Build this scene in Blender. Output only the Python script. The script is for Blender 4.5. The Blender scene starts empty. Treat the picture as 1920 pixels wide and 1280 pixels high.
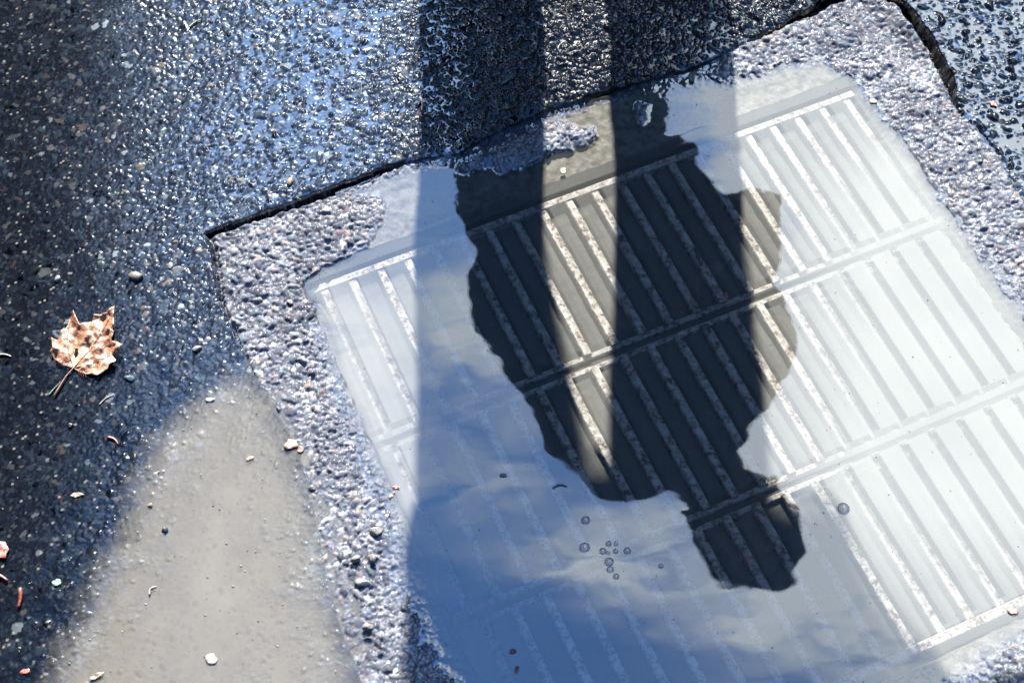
import bpy, bmesh, math, random
import numpy as np
from mathutils import Vector, Matrix
from mathutils.geometry import delaunay_2d_cdt

# ------------------------------------------------------------------ camera, sky, sun, exposure
SC = bpy.context.scene
H = 1.5                                   # camera height above the water
FPX = 3000.0                              # focal length in photo pixels (1920 wide)
TH = math.atan(3000 / 5050)               # tilt away from straight down
cd = bpy.data.cameras.new('camera'); cam = bpy.data.objects.new('camera', cd)
SC.collection.objects.link(cam); SC.camera = cam
cam.location = (0, 0, H); cam.rotation_euler = (TH, 0, 0)
cd.sensor_width = 36; cd.lens = 36 * FPX / 1920
cd.clip_start = .05; cd.clip_end = 3000
cd.dof.use_dof = True; cd.dof.focus_distance = 1.76; cd.dof.aperture_fstop = 6.0

SUN_EL = math.radians(37.5)
W = bpy.data.worlds.new('World'); SC.world = W; W.use_nodes = True
wn = W.node_tree.nodes; wl = W.node_tree.links
for n in list(wn): wn.remove(n)

def mth(nodes, links, op, a, b=None, c=None, clamp=False):
    n = nodes.new('ShaderNodeMath'); n.operation = op; n.use_clamp = clamp
    for i, v in enumerate((a, b, c)):
        if v is None: continue
        if isinstance(v, (int, float)): n.inputs[i].default_value = v
        else: links.new(v, n.inputs[i])
    return n.outputs[0]

def G(x, y, z=0.0):
    """photo pixel -> point at height z"""
    u = x - 960; v = -(y - 640)
    dy = v * math.cos(TH) + FPX * math.sin(TH); dz = v * math.sin(TH) - FPX * math.cos(TH)
    t = (H - z) / -dz
    return u * t, dy * t

def build_world():
    out = wn.new('ShaderNodeOutputWorld'); bg = wn.new('ShaderNodeBackground')
    sky = wn.new('ShaderNodeTexSky'); sky.sky_type = 'NISHITA'; sky.sun_disc = False
    sky.sun_elevation = SUN_EL; sky.sun_rotation = 0.0; sky.altitude = 300
    sky.air_density = 1.0; sky.dust_density = 0.4; sky.ozone_density = 2.5
    bg.inputs['Strength'].default_value = SKY_STRENGTH
    tc = wn.new('ShaderNodeTexCoord'); sp = wn.new('ShaderNodeSeparateXYZ')
    wl.new(tc.outputs['Generated'], sp.inputs[0])
    z = mth(wn, wl, 'MAXIMUM', sp.outputs[2], .05)
    sx = mth(wn, wl, 'DIVIDE', sp.outputs[0], z); sy = mth(wn, wl, 'DIVIDE', sp.outputs[1], z)
    cb = wn.new('ShaderNodeCombineXYZ'); wl.new(sx, cb.inputs[0]); wl.new(sy, cb.inputs[1])
    # wispy distortion of the cloud field
    nz = wn.new('ShaderNodeTexNoise'); nz.inputs['Scale'].default_value = 9; nz.inputs['Detail'].default_value = 4
    nz.inputs['Roughness'].default_value = .55
    mp = wn.new('ShaderNodeMapping'); mp.inputs['Scale'].default_value = (.55, 1.5, 1); mp.inputs['Rotation'].default_value = (0, 0, -.25)
    wl.new(cb.outputs[0], mp.inputs[0]); wl.new(mp.outputs[0], nz.inputs['Vector'])
    ns = wn.new('ShaderNodeSeparateColor'); wl.new(nz.outputs['Color'], ns.inputs[0])
    dx = mth(wn, wl, 'MULTIPLY_ADD', ns.outputs[0], .16, -.08); dy = mth(wn, wl, 'MULTIPLY_ADD', ns.outputs[1], .10, -.05)
    X = mth(wn, wl, 'ADD', sx, dx); Y = mth(wn, wl, 'ADD', sy, dy)
    tot = None
    # cloud banks: (pixel centre of the mirrored cloud, radii in units of tan, weight)
    for (px, py, rx, ry, w) in CLOUDS:
        gx, gy = G(px, py); gx /= H; gy /= H
        a = mth(wn, wl, 'MULTIPLY', mth(wn, wl, 'SUBTRACT', X, gx), 1 / rx)
        b = mth(wn, wl, 'MULTIPLY', mth(wn, wl, 'SUBTRACT', Y, gy), 1 / ry)
        d = mth(wn, wl, 'ADD', mth(wn, wl, 'MULTIPLY', a, a), mth(wn, wl, 'MULTIPLY', b, b))
        g = mth(wn, wl, 'MULTIPLY', mth(wn, wl, 'EXPONENT', mth(wn, wl, 'MULTIPLY', d, -1.0)), w)
        tot = g if tot is None else mth(wn, wl, 'ADD', tot, g)
    # wisps multiply the banks
    n2 = wn.new('ShaderNodeTexNoise'); n2.inputs['Scale'].default_value = 19; n2.inputs['Detail'].default_value = 6
    n2.inputs['Roughness'].default_value = .6; wl.new(mp.outputs[0], n2.inputs['Vector'])
    wsp = mth(wn, wl, 'MULTIPLY_ADD', n2.outputs['Fac'], 5.0, -1.55, clamp=True)
    wsp = mth(wn, wl, 'MAXIMUM', wsp, .10)
    fac = mth(wn, wl, 'MULTIPLY', tot, wsp)
    fac = mth(wn, wl, 'MAXIMUM', fac, mth(wn, wl, 'MULTIPLY_ADD', tot, 1.0, -.65), clamp=False)
    fac = mth(wn, wl, 'MINIMUM', mth(wn, wl, 'MAXIMUM', fac, 0.0), 1.0)
    # sky stays deeper blue on the left
    mix = wn.new('ShaderNodeMix'); mix.data_type = 'RGBA'
    wl.new(fac, mix.inputs[0])
    sc = wn.new('ShaderNodeMix'); sc.data_type = 'RGBA'; sc.blend_type = 'MULTIPLY'; sc.inputs[0].default_value = 1
    wl.new(sky.outputs[0], sc.inputs[6]); sc.inputs[7].default_value = SKY_TINT
    wl.new(sc.outputs[2], mix.inputs[6]); mix.inputs[7].default_value = CLOUD_COL
    # unseen dark band, as of trees, added round the horizon to cut sky light
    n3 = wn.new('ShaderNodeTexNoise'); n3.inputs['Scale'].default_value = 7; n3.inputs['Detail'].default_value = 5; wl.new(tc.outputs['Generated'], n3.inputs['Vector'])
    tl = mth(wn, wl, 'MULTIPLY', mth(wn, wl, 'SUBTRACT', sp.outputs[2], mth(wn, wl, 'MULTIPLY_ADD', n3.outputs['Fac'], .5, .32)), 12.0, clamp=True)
    # unseen dark mass added on the left to darken the mirrored sky
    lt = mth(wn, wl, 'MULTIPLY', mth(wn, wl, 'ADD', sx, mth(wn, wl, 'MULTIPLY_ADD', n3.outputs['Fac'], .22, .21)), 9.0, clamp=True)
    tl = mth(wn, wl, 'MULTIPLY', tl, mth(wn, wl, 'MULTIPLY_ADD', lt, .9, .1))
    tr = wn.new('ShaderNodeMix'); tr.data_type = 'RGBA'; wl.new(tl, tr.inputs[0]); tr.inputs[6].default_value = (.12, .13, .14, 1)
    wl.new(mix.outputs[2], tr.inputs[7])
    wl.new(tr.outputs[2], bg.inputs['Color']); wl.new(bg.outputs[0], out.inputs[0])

SKY_STRENGTH = .078
SKY_TINT = (.40, .66, .92, 1)
CLOUD_COL = (4.1, 4.6, 5.1, 1)
CLOUDS = [(1850, 500, .17, .26, 2.0), (1850, 100, .14, .14, 1.6), (1600, 0, .10, .10, .9), (1820, 930, .12, .11, 1.7), (1600, 720, .07, .12, 1.3), (1700, 180, .12, .12, 1.3),
          (885, 590, .045, .05, 1.15), (590, 740, .055, .14, .85), (600, 200, .10, .10, .28), (860, 800, .06, .02, .5),
          (1250, 1000, .07, .03, .55), (1110, 1050, .06, .022, .8), (830, 660, .03, .03, .6), (1380, 1150, .04, .015, .5), (1440, 900, .035, .10, .6),
          (890, 905, .03, .025, .55), (1420, 240, .05, .05, .5)]
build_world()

sl = bpy.data.lights.new('sun', 'SUN'); sl.energy = 3.8; sl.angle = math.radians(.53); sl.color = (1, .96, .90)
so = bpy.data.objects.new('sun', sl); SC.collection.objects.link(so); so.location = (0, 4, 4)
so.rotation_euler = (math.radians(90) - SUN_EL, 0, math.radians(180))     # shines from +Y down to -Y

SC.view_settings.view_transform = 'Standard'; SC.view_settings.look = 'None'
SC.view_settings.exposure = 3.6; SC.view_settings.gamma = 1.0
SC.render.engine = 'CYCLES'
SC.cycles.max_bounces = 6; SC.cycles.transparent_max_bounces = 12; SC.cycles.caustics_reflective = False
SC.cycles.caustics_refractive = False; SC.cycles.use_denoising = True
SC.cycles.sample_clamp_indirect = 1.0; SC.cycles.sample_clamp_direct = .34

# ------------------------------------------------------------------ helpers
def tag(o, label=None, cat=None, group=None, kind=None):
    if label: o['label'] = label
    if cat: o['category'] = cat
    if group: o['group'] = group
    if kind: o['kind'] = kind
    return o

def link(name, me, mat=None, parent=None, loc=None):
    o = bpy.data.objects.new(name, me); SC.collection.objects.link(o)
    if mat is not None and me is not None: me.materials.append(mat)
    if parent is not None: o.parent = parent
    if loc is not None: o.location = loc
    return o

def empty(name, loc=(0, 0, 0), rz=0):
    o = bpy.data.objects.new(name, None); SC.collection.objects.link(o); o.location = loc
    o.rotation_euler = (0, 0, rz); o.empty_display_size = .02
    return o

def mesh_np(name, co, quads, smooth=True, mat=None, kind=None, attrs=None, cols=None):
    me = bpy.data.meshes.new(name)
    me.vertices.add(len(co)); me.vertices.foreach_set('co', co.astype(np.float32).ravel())
    nq = len(quads)
    me.loops.add(nq * 4); me.loops.foreach_set('vertex_index', quads.astype(np.int32).ravel())
    me.polygons.add(nq); me.polygons.foreach_set('loop_start', np.arange(0, nq * 4, 4, dtype=np.int32))
    me.update(calc_edges=True)
    if smooth: me.polygons.foreach_set('use_smooth', np.ones(nq, dtype=bool))
    for k, v in (attrs or {}).items():
        a = me.attributes.new(k, 'FLOAT', 'POINT'); a.data.foreach_set('value', v.astype(np.float32).ravel())
    for k, v in (cols or {}).items():
        a = me.attributes.new(k, 'FLOAT_COLOR', 'POINT')
        c = np.ones((len(co), 4), np.float32); c[:, :3] = v; a.data.foreach_set('color', c.ravel())
    me.update()
    return link(name, me, mat)

def hash2(i, j, s):
    h = (i.astype(np.int64) * 374761393 + j.astype(np.int64) * 668265263 + s * 1442695041) & 0xFFFFFFFF
    h = ((h ^ (h >> 13)) * 1274126177) & 0xFFFFFFFF
    h = ((h ^ (h >> 16)) * 2246822519) & 0xFFFFFFFF
    return ((h ^ (h >> 15)) & 0xFFFFFF) / float(0x1000000)

def vnoise(X, Y, sc, s):
    x = X / sc; y = Y / sc; i = np.floor(x); j = np.floor(y); fx = x - i; fy = y - j
    fx = fx * fx * (3 - 2 * fx); fy = fy * fy * (3 - 2 * fy); i = i.astype(np.int64); j = j.astype(np.int64)
    a = hash2(i, j, s); b = hash2(i + 1, j, s); c = hash2(i, j + 1, s); d = hash2(i + 1, j + 1, s)
    return (a * (1 - fx) + b * fx) * (1 - fy) + (c * (1 - fx) + d * fx) * fy

def fbm(X, Y, sc, s, o=3):
    r = 0; w = 1; t = 0
    for k in range(o):
        r = r + w * vnoise(X + k * 13.7, Y - k * 7.1, sc / 2 ** k, s + k); t += w; w *= .5
    return r / t

def stones(X, Y, cell, s, rlo, rhi, dens=1.0, boxy=.3):
    """rounded angular stones on a jittered lattice -> (height in units of radius * radius, id, edge)"""
    i0 = np.floor(X / cell).astype(np.int64); j0 = np.floor(Y / cell).astype(np.int64)
    best = np.zeros_like(X); idv = np.zeros_like(X)
    for di in (-1, 0, 1):
        for dj in (-1, 0, 1):
            i = i0 + di; j = j0 + dj
            cx = (i + hash2(i, j, s)) * cell; cy = (j + hash2(i, j, s + 1)) * cell
            q = hash2(i, j, s + 2); r = cell * (rlo + (rhi - rlo) * q * q)
            an = hash2(i, j, s + 3) * 6.283; el = 1 + .7 * hash2(i, j, s + 4)
            on = hash2(i, j, s + 5) < dens
            dx = X - cx; dy = Y - cy; ca = np.cos(an); sa = np.sin(an)
            u = (dx * ca + dy * sa) / r; v = (-dx * sa + dy * ca) * el / r
            d2 = (u * u + v * v) * (1 - boxy) + boxy * np.maximum(np.abs(u), np.abs(v)) ** 2 * 1.6
            # slanted top facet
            tilt = 1 + .35 * (u * (hash2(i, j, s + 6) - .5) + v * (hash2(i, j, s + 7) - .5)) * 2
            h = np.where(on & (d2 < 1), r * np.sqrt(np.clip(1 - d2, 0, 1)) * tilt * (.6 + .5 * hash2(i, j, s + 8)), 0)
            m = h > best
            best = np.where(m, h, best); idv = np.where(m, hash2(i, j, s + 9), idv)
    return best, idv

def P(pts, z=0.0): return np.array([G(x, y, z) for x, y in pts])

def inside(X, Y, poly):
    r = np.zeros(X.shape, bool); n = len(poly)
    for k in range(n):
        x0, y0 = poly[k]; x1, y1 = poly[(k + 1) % n]
        if y0 == y1: continue
        c = ((y0 > Y) != (y1 > Y)) & (X < (x1 - x0) * (Y - y0) / (y1 - y0) + x0)
        r ^= c
    return r

def pdist(X, Y, pts, closed=False, widths=None):
    best = np.full(X.shape, 9.0); wv = np.zeros(X.shape); n = len(pts)
    for k in range(n if closed else n - 1):
        x0, y0 = pts[k]; x1, y1 = pts[(k + 1) % n]
        ex, ey = x1 - x0, y1 - y0; L = ex * ex + ey * ey + 1e-12
        t = np.clip(((X - x0) * ex + (Y - y0) * ey) / L, 0, 1)
        d = np.hypot(X - x0 - t * ex, Y - y0 - t * ey); m = d < best
        best = np.where(m, d, best)
        if widths is not None: wv = np.where(m, widths[k] + (widths[(k + 1) % n] - widths[k]) * t, wv)
    return (best, wv) if widths is not None else best

def ss(a, b, x):
    t = np.clip((x - a) / (b - a), 0, 1); return t * t * (3 - 2 * t)

# ------------------------------------------------------------------ materials
def newmat(name):
    m = bpy.data.materials.new(name); m.use_nodes = True
    n = m.node_tree.nodes; l = m.node_tree.links
    for x in list(n): n.remove(x)
    out = n.new('ShaderNodeOutputMaterial')
    return m, n, l, out

def princ(n, col=(.5, .5, .5, 1), rough=.5, ior=1.5):
    p = n.new('ShaderNodeBsdfPrincipled'); p.inputs['Base Color'].default_value = col
    p.inputs['Roughness'].default_value = rough; p.inputs['IOR'].default_value = ior
    return p

def noise(n, l, scale, detail=3, vec=None, rough=.5):
    t = n.new('ShaderNodeTexNoise'); t.inputs['Scale'].default_value = scale; t.inputs['Detail'].default_value = detail
    t.inputs['Roughness'].default_value = rough
    if vec is not None: l.new(vec, t.inputs['Vector'])
    return t

def ramp(n, l, fac, stops):
    r = n.new('ShaderNodeValToRGB'); e = r.color_ramp.elements
    while len(e) > 1: e.remove(e[-1])
    e[0].position = stops[0][0]; e[0].color = stops[0][1]
    for p, c in stops[1:]:
        x = e.new(p); x.color = c
    l.new(fac, r.inputs[0]); return r.outputs[0]

def bump(n, l, height, dist, strength=1.0, normal=None):
    b = n.new('ShaderNodeBump'); b.inputs['Distance'].default_value = dist; b.inputs['Strength'].default_value = strength
    l.new(height, b.inputs['Height'])
    if normal is not None: l.new(normal, b.inputs['Normal'])
    return b.outputs[0]

def attr(n, name):
    a = n.new('ShaderNodeAttribute'); a.attribute_name = name; return a

def schlick(n, l, r0, normal=None):
    g = n.new('ShaderNodeNewGeometry'); d = n.new('ShaderNodeVectorMath'); d.operation = 'DOT_PRODUCT'
    l.new(g.outputs['Incoming'], d.inputs[0]); l.new(normal if normal is not None else g.outputs['Normal'], d.inputs[1])
    c = mth(n, l, 'SUBTRACT', 1.0, mth(n, l, 'ABSOLUTE', d.outputs['Value']), clamp=True)
    return mth(n, l, 'MULTIPLY_ADD', mth(n, l, 'POWER', c, 5.0), 1 - r0, r0, clamp=True)

def simple(name, c1, c2, scale=60, rough=.5, ior=1.45, bscale=300, bdist=.0005, det=4):
    m, n, l, out = newmat(name); tc = n.new('ShaderNodeTexCoord'); v = tc.outputs['Object']
    t = noise(n, l, scale, det, v); c = ramp(n, l, t.outputs['Fac'], [(.35, (*c1, 1)), (.65, (*c2, 1))])
    p = princ(n, rough=rough, ior=ior); l.new(c, p.inputs['Base Color'])
    b = noise(n, l, bscale, 3, v); l.new(bump(n, l, b.outputs['Fac'], bdist), p.inputs['Normal'])
    l.new(p.outputs[0], out.inputs[0]); return m

WET_IOR = 1.9
def ground_mat(name):
    """wet stone surface: colour, film and dryness come from the sheet's own attributes"""
    m, n, l, out = newmat(name)
    tc = n.new('ShaderNodeTexCoord'); v = tc.outputs['Object']
    col = attr(n, 'stone'); film = attr(n, 'film'); dull = attr(n, 'dull')
    g = noise(n, l, 900, 3, v, .6)
    k = mth(n, l, 'MULTIPLY_ADD', g.outputs['Fac'], 1.5, .25)
    mx = n.new('ShaderNodeMix'); mx.data_type = 'RGBA'; mx.blend_type = 'MULTIPLY'; mx.inputs[0].default_value = 1
    l.new(col.outputs['Color'], mx.inputs[6]); l.new(k, mx.inputs[7])
    p = princ(n, rough=.2, ior=WET_IOR); l.new(mx.outputs[2], p.inputs['Base Color'])
    r = mth(n, l, 'MULTIPLY_ADD', dull.outputs['Fac'], .03, .035)
    wet = mth(n, l, 'MAXIMUM', mth(n, l, 'SUBTRACT', 1.0, dull.outputs['Fac']), film.outputs['Fac'])
    sub = attr(n, 'sub')
    l.new(mth(n, l, 'MULTIPLY', mth(n, l, 'MULTIPLY_ADD', film.outputs['Fac'], .38, mth(n, l, 'MULTIPLY_ADD', wet, .27, .045)), mth(n, l, 'SUBTRACT', 1.0, sub.outputs['Fac'])), p.inputs['Specular IOR Level'])
    inv = mth(n, l, 'SUBTRACT', 1.0, film.outputs['Fac'])
    r = mth(n, l, 'MULTIPLY_ADD', r, inv, .03); l.new(r, p.inputs['Roughness'])
    b = noise(n, l, 650, 2, v, .6)
    bn = n.new('ShaderNodeBump'); bn.inputs['Distance'].default_value = .00030
    l.new(mth(n, l, 'MULTIPLY_ADD', inv, .34, .03), bn.inputs['Strength'])
    l.new(b.outputs['Fac'], bn.inputs['Height']); l.new(bn.outputs[0], p.inputs['Normal'])
    l.new(p.outputs[0], out.inputs[0]); return m

def water_mat(name, murk_col, r0=.108, ripple=1.0, ripscale=42):
    """water: mirror by Fresnel on top, below it clear or clouded by silt (the 'murk' of each point grows with depth)"""
    m, n, l, out = newmat(name)
    tc = n.new('ShaderNodeTexCoord'); v = tc.outputs['Object']
    mp = n.new('ShaderNodeMapping'); mp.inputs['Scale'].default_value = (.8, 1.15, 1); l.new(v, mp.inputs[0])
    w1 = noise(n, l, ripscale, 1, mp.outputs[0], .4); w2 = noise(n, l, 9, 2, mp.outputs[0], .4)
    b1 = bump(n, l, w1.outputs['Fac'], .000035 * ripple); b2 = bump(n, l, w2.outputs['Fac'], .0007 * ripple, 1, b1)
    mu = attr(n, 'murk')
    df = n.new('ShaderNodeBsdfDiffuse')
    c = noise(n, l, 7, 3, v); cc = ramp(n, l, c.outputs['Fac'], [(.3, (*[q * .88 for q in murk_col], 1)), (.7, (*[q * 1.08 for q in murk_col], 1))])
    l.new(cc, df.inputs[0])
    tr = n.new('ShaderNodeBsdfTransparent')
    mx = n.new('ShaderNodeMixShader'); l.new(mu.outputs['Fac'], mx.inputs[0]); l.new(tr.outputs[0], mx.inputs[1]); l.new(df.outputs[0], mx.inputs[2])
    gl = n.new('ShaderNodeBsdfGlossy'); gl.inputs['Roughness'].default_value = .0; l.new(b2, gl.inputs['Normal'])
    fr = schlick(n, l, r0, b2)
    m2 = n.new('ShaderNodeMixShader'); l.new(fr, m2.inputs[0]); l.new(mx.outputs[0], m2.inputs[1]); l.new(gl.outputs[0], m2.inputs[2])
    l.new(m2.outputs[0], out.inputs[0]); return m

# ------------------------------------------------------------------ ground sheet (asphalt road and the drain's surround)
E1 = np.array([.914, .406]); E2 = np.array([.406, -.914]); E1 /= np.linalg.norm(E1); E2 /= np.linalg.norm(E2)
CRACK = [(395, 442), (450, 424), (500, 407), (545, 392), (600, 372), (650, 352), (700, 332), (735, 318), (770, 306), (815, 298), (862, 290), (900, 268),
         (955, 240), (1020, 212), (1080, 194), (1130, 178), (1185, 162), (1240, 148), (1290, 134), (1330, 118), (1385, 92),
         (1440, 66), (1480, 46), (1520, 28), (1548, 8), (1600, -14), (1650, -8), (1690, 14), (1740, 80), (1775, 150), (1790, 205), (1850, 278), (1872, 300),
         (1885, 335), (1915, 385), (1965, 450), (2080, 640), (2230, 920), (2360, 1230)]
SEAM = [(395, 442), (404, 480), (412, 520), (416, 560), (436, 610), (452, 650), (478, 700), (520, 770), (552, 830), (575, 890), (588, 940), (600, 1010), (612, 1080),
        (640, 1170), (672, 1260), (720, 1400)]
SHORE = [(655, 356), (700, 338), (770, 312), (860, 296), (900, 276), (1020, 220), (1130, 186), (1240, 156), (1330, 140), (1372, 152),
         (1415, 136), (1480, 118), (1545, 112), (1600, 140), (1650, 190), (1712, 262), (1750, 330), (1800, 400), (1855, 485), (1930, 580),
         (2050, 820), (2120, 1130), (1960, 1205), (1905, 1228), (1876, 1250), (1862, 1330), (1850, 1400), (880, 1420), (868, 1330), (846, 1276), (822, 1226),
         (790, 1180), (776, 1140), (742, 1104), (716, 1072), (724, 1030), (722, 990), (704, 950), (690, 900), (664, 860), (648, 800), (622, 740),
         (606, 690), (590, 640), (578, 590), (569, 528), (600, 506), (632, 492), (672, 464), (700, 428), (714, 396), (700, 374), (660, 370)]
CLUMPS = [[(858, 318), (868, 300), (905, 288), (950, 268), (985, 245), (1012, 226), (1050, 218), (1078, 238), (1112, 240), (1122, 254), (1104, 272), (1040, 286), (990, 312), (940, 322), (905, 318), (880, 330)],
          [(1198, 190), (1210, 196), (1218, 214), (1206, 234), (1198, 228), (1194, 210)], [(1872, 1252), (1920, 1222), (1990, 1240), (2000, 1320), (1880, 1340), (1866, 1290)]]
LEFTPUD = [(420, 700), (470, 706), (520, 760), (566, 845), (606, 935), (624, 1000), (644, 1080), (676, 1200), (730, 1420), (0, 1420), (70, 1290), (120, 1190), (170, 1080), (215, 985), (240, 900), (282, 820), (345, 750)]

ST = .0012
def axis(a, lo, hi, b):
    """fine steps between lo and hi, coarser ones out to a and b"""
    return np.concatenate([np.arange(a, lo - .003, .0036), np.arange(lo, hi, ST), np.arange(hi + .003, b, .0036)])
gx = axis(-1.15, -.74, .80, 1.35); gy = axis(-.05, .43, 1.47, 2.05)
def ij(x, y):
    return int(np.clip(np.searchsorted(gx, x), 0, len(gx) - 1)), int(np.clip(np.searchsorted(gy, y), 0, len(gy) - 1))
X, Y = np.meshgrid(gx, gy); NX, NY = len(gx), len(gy)
# wobble used to roughen drawn outlines
wx = X + (fbm(X, Y, .014, 11) - .5) * .012; wy = Y + (fbm(X, Y, .014, 21) - .5) * .012
crack_w = P(CRACK); seam_w = P(SEAM); shore_w = P(SHORE); pud_w = P(LEFTPUD)
w_ab = lambda a, b: (a * .914 + b * .406, a * .406 - b * .914)
shore_w[SHORE.index((1850, 1400))] = w_ab(.72, -.275); shore_w[SHORE.index((880, 1420))] = w_ab(.185, -.285)
pit_poly = np.vstack([crack_w, [w_ab(1.03, -.20), w_ab(.10, -.20)], seam_w[::-1]])
in_pit = inside(wx * .3 + X * .7, wy * .3 + Y * .7, pit_poly)
cw = [3.2, 3.4, 3.6, 3.8, 4.6, 3.8, 3, 2.4, 2, 2, 2, 2, 2, 2, 2, 2.4, 2, 2, 2, 2, 2, 2.4, 2.6, 5.0, 7.5, 4, 4, 5, 5.5, 4.5, 2, 1.6, 1.5, 1.5, 1.5, 1.5, 1.5, 1.5, 1.5]
dcr, wcr = pdist(wx * .45 + X * .55, wy * .45 + Y * .55, crack_w, False, [w * .001 for w in cw])
dse, wse = pdist(wx * .5 + X * .5, wy * .5 + Y * .5, seam_w, False, [.003, .003, .0036, .002, .0015] + [.001] * 11)
sh = pdist(wx, wy, shore_w, True); in_sh = inside(wx, wy, shore_w); dsh = np.where(in_sh, sh, -sh)
pd = pdist(wx, wy, pud_w, True); in_pu = inside(wx, wy, pud_w); dpu = np.where(in_pu, pd, -pd)
A = X * E1[0] + Y * E1[1]; B = X * E2[0] + Y * E2[1]
ZL = .0032                                            # level of the muddy puddle on the road
DEN = H * math.cos(TH) + Y * math.sin(TH)             # for region masks only
IX = 960 + FPX * X / DEN; IY = 640 - FPX * (Y * math.cos(TH) - H * math.sin(TH)) / DEN

# stones of several sizes
s_big, id_big = stones(wx, wy, .0070, 31, .34, .90, .60)
s_wash, id_wash = stones(wx, wy, .0080, 37, .30, .80, .55, .15)
s_mid, id_mid = stones(X + (wx - X) * .4, Y + (wy - Y) * .4, .0052, 51, .42, .85, .85)
s_sml, id_sml = stones(X, Y, .0031, 71, .45, .8, .9)
s_scat, id_scat = stones(wx, wy, .0105, 97, .16, .42, .75, .2)
s_fin, id_fin = stones(X, Y, .0060, 91, .25, .75, .35)
n_lo = fbm(X, Y, .12, 101, 3) - .5; n_md = fbm(X, Y, .022, 111, 3) - .5

# --- road outside the crack
coarse = ss(20, 520, IX) * ss(950, 520, IY)            # coarser, paler stones towards the drain
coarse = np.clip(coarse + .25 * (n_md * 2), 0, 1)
lump = ss(700, 860, IX) * ss(420, 260, IY)             # washed pebbles above the drain
h_fine = s_sml * .30 + s_fin * .22
h_coarse = np.maximum(s_mid * .48, s_big * .40) + s_sml * .16
h_lump = np.maximum(s_wash * .80, s_mid * .50) + n_md * .0010 + (fbm(X, Y, .010, 133, 1) - .5) * .0007
band = ss(180, 620, IX + .35 * IY + 160 * n_md) * ss(960, 600, IX + 200 * n_md) * ss(760, 380, IY + .25 * IX + 120 * n_md)
amp = 1 - .62 * ss(560, 200, IX + .15 * IY)
road = .0062 + n_lo * .003 + (n_md * .0009 + h_fine * (1 - coarse) + h_coarse * coarse) * amp + band * np.maximum(s_fin * .55, s_scat * .62)
road = road * (1 - lump) + (.0052 + n_lo * .002 + h_lump) * lump
# water film standing between the stones
flood = ss(1450, 1750, IX) * ss(520, 380, IY)
filmz = .0062 + n_lo * .0030 - .0026 + .0038 * band - lump * (1 - band) * .0002 + flood * .0013 + .0016 * coarse * (1 - band) + n_md * .0010 + (fbm(X, Y, .010, 133, 1) - .5) * .0007
d = road - filmz; kf = .0006
film = ss(.0003, -.0003, d)
road_h = np.where(np.abs(d) < kf, filmz + (d + kf) ** 2 / (4 * kf), np.maximum(road, filmz))
# basin of the muddy puddle
basin = ZL + np.clip(-dpu * .035, -.0040, .02) + n_md * .0024 + n_lo * .003
kb = ss(-.075, -.005, dpu)
road_h = road_h * (1 - kb) + (basin + h_fine * .35 + s_fin * .22 + s_mid * .12) * kb
film = film * (1 - kb)
# edge of the road breaks down towards the drain
edge = np.exp(-(dcr / .006) ** 2)
road_h = road_h - .0015 * edge
# --- surround inside the crack
shal = np.maximum(ss(1560, 1660, IX), ss(820, 740, IX) * ss(540, 600, IY))     # sandy shallows on both sides
rimbase = np.where(dsh < 0, np.minimum(.0005 - dsh * (.10 - .045 * shal), .0052), np.maximum(-.0042 - .004 * shal, -.0002 - dsh * (.16 - .075 * shal)))
top_band = ss(.0, .012 + .022 * shal, dsh + .012 * n_md * shal)
rim_left = ss(820, 700, IX)
h_rim = np.maximum(s_big * .72, s_mid * .62) + s_sml * .18 + n_md * .0018
h_rimf = np.maximum(np.maximum(s_mid * .46, s_big * .52), s_scat * .8) + s_sml * .26 + n_md * .0040
h_rim = h_rim * rim_left + h_rimf * (1 - rim_left)
concrete = n_md * .0012 + s_sml * .05 + (fbm(X, Y, .004, 141, 2) - .5) * .0010
surr = rimbase + h_rim * (1 - top_band) + concrete * top_band
for c in CLUMPS:
    cp = P(c); dc = pdist(wx, wy, cp, True); ic = inside(wx, wy, cp)
    k = ss(-.005, .003, np.where(ic, dc, -dc))
    surr = surr * (1 - k) + (.0008 + np.maximum(s_big * .55, s_mid * .6) + s_sml * .12 + np.where(ic, np.minimum(dc * .25, .004), 0)) * k
ledge = np.exp(-(dcr / .013) ** 2) * ss(840, 880, IX) * ss(1400, 1330, IX)
surr = surr - .0055 * ledge
# hollow in the gravel at the top right corner
hol = np.exp(-((IX - 1660) / 90) ** 2 - ((IY - 60 - (IX - 1660) * .9) / 38) ** 2)
surr = surr - .011 * hol
# opening under the grate, floored with pale silt
A0, A1, B0, B1 = .176, .897, -.992, -.318
op = np.minimum(np.minimum(A - A0, A1 - A), np.minimum(B - B0, B1 - B)) + (fbm(X, Y, .02, 151, 2) - .5) * .004
kop = ss(-.001, .004, op) * ss(-.002 + .006 * shal, .010 + .030 * shal, dsh + .016 * n_md * shal)
silt = -.019 + n_md * .003
surr = surr * (1 - kop) + silt * kop
# below the crack the rim sinks under the edge of the muddy puddle
outer = (1 - ss(.004, .030, dse + .010 * n_md)) * ss(640, 800, IY) * ss(-.004, -.018, dsh)
surr = surr * (1 - outer) + (ZL - .0016 + h_rim * .8 + n_md * .001) * outer
# crack and seam
gap = np.exp(-(dcr / (wcr + 1e-6)) ** 4) * .020
gse = np.exp(-(dse / (wse + 1e-6)) ** 2) * .006 * (.12 + .88 * ss(720, 560, IY)) * (.4 + .9 * fbm(X, Y, .03, 161, 2))
hall = np.where(in_pit, surr, road_h)
visible_crack = ss(.0018, .0034, wcr)
hall = hall - gap * visible_crack * np.where(in_sh, .3, 1)
hall = hall - gse
film = np.where(in_pit, 0, film) * (1 - visible_crack * np.exp(-(dcr / (wcr + 1e-6)) ** 4))

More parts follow.
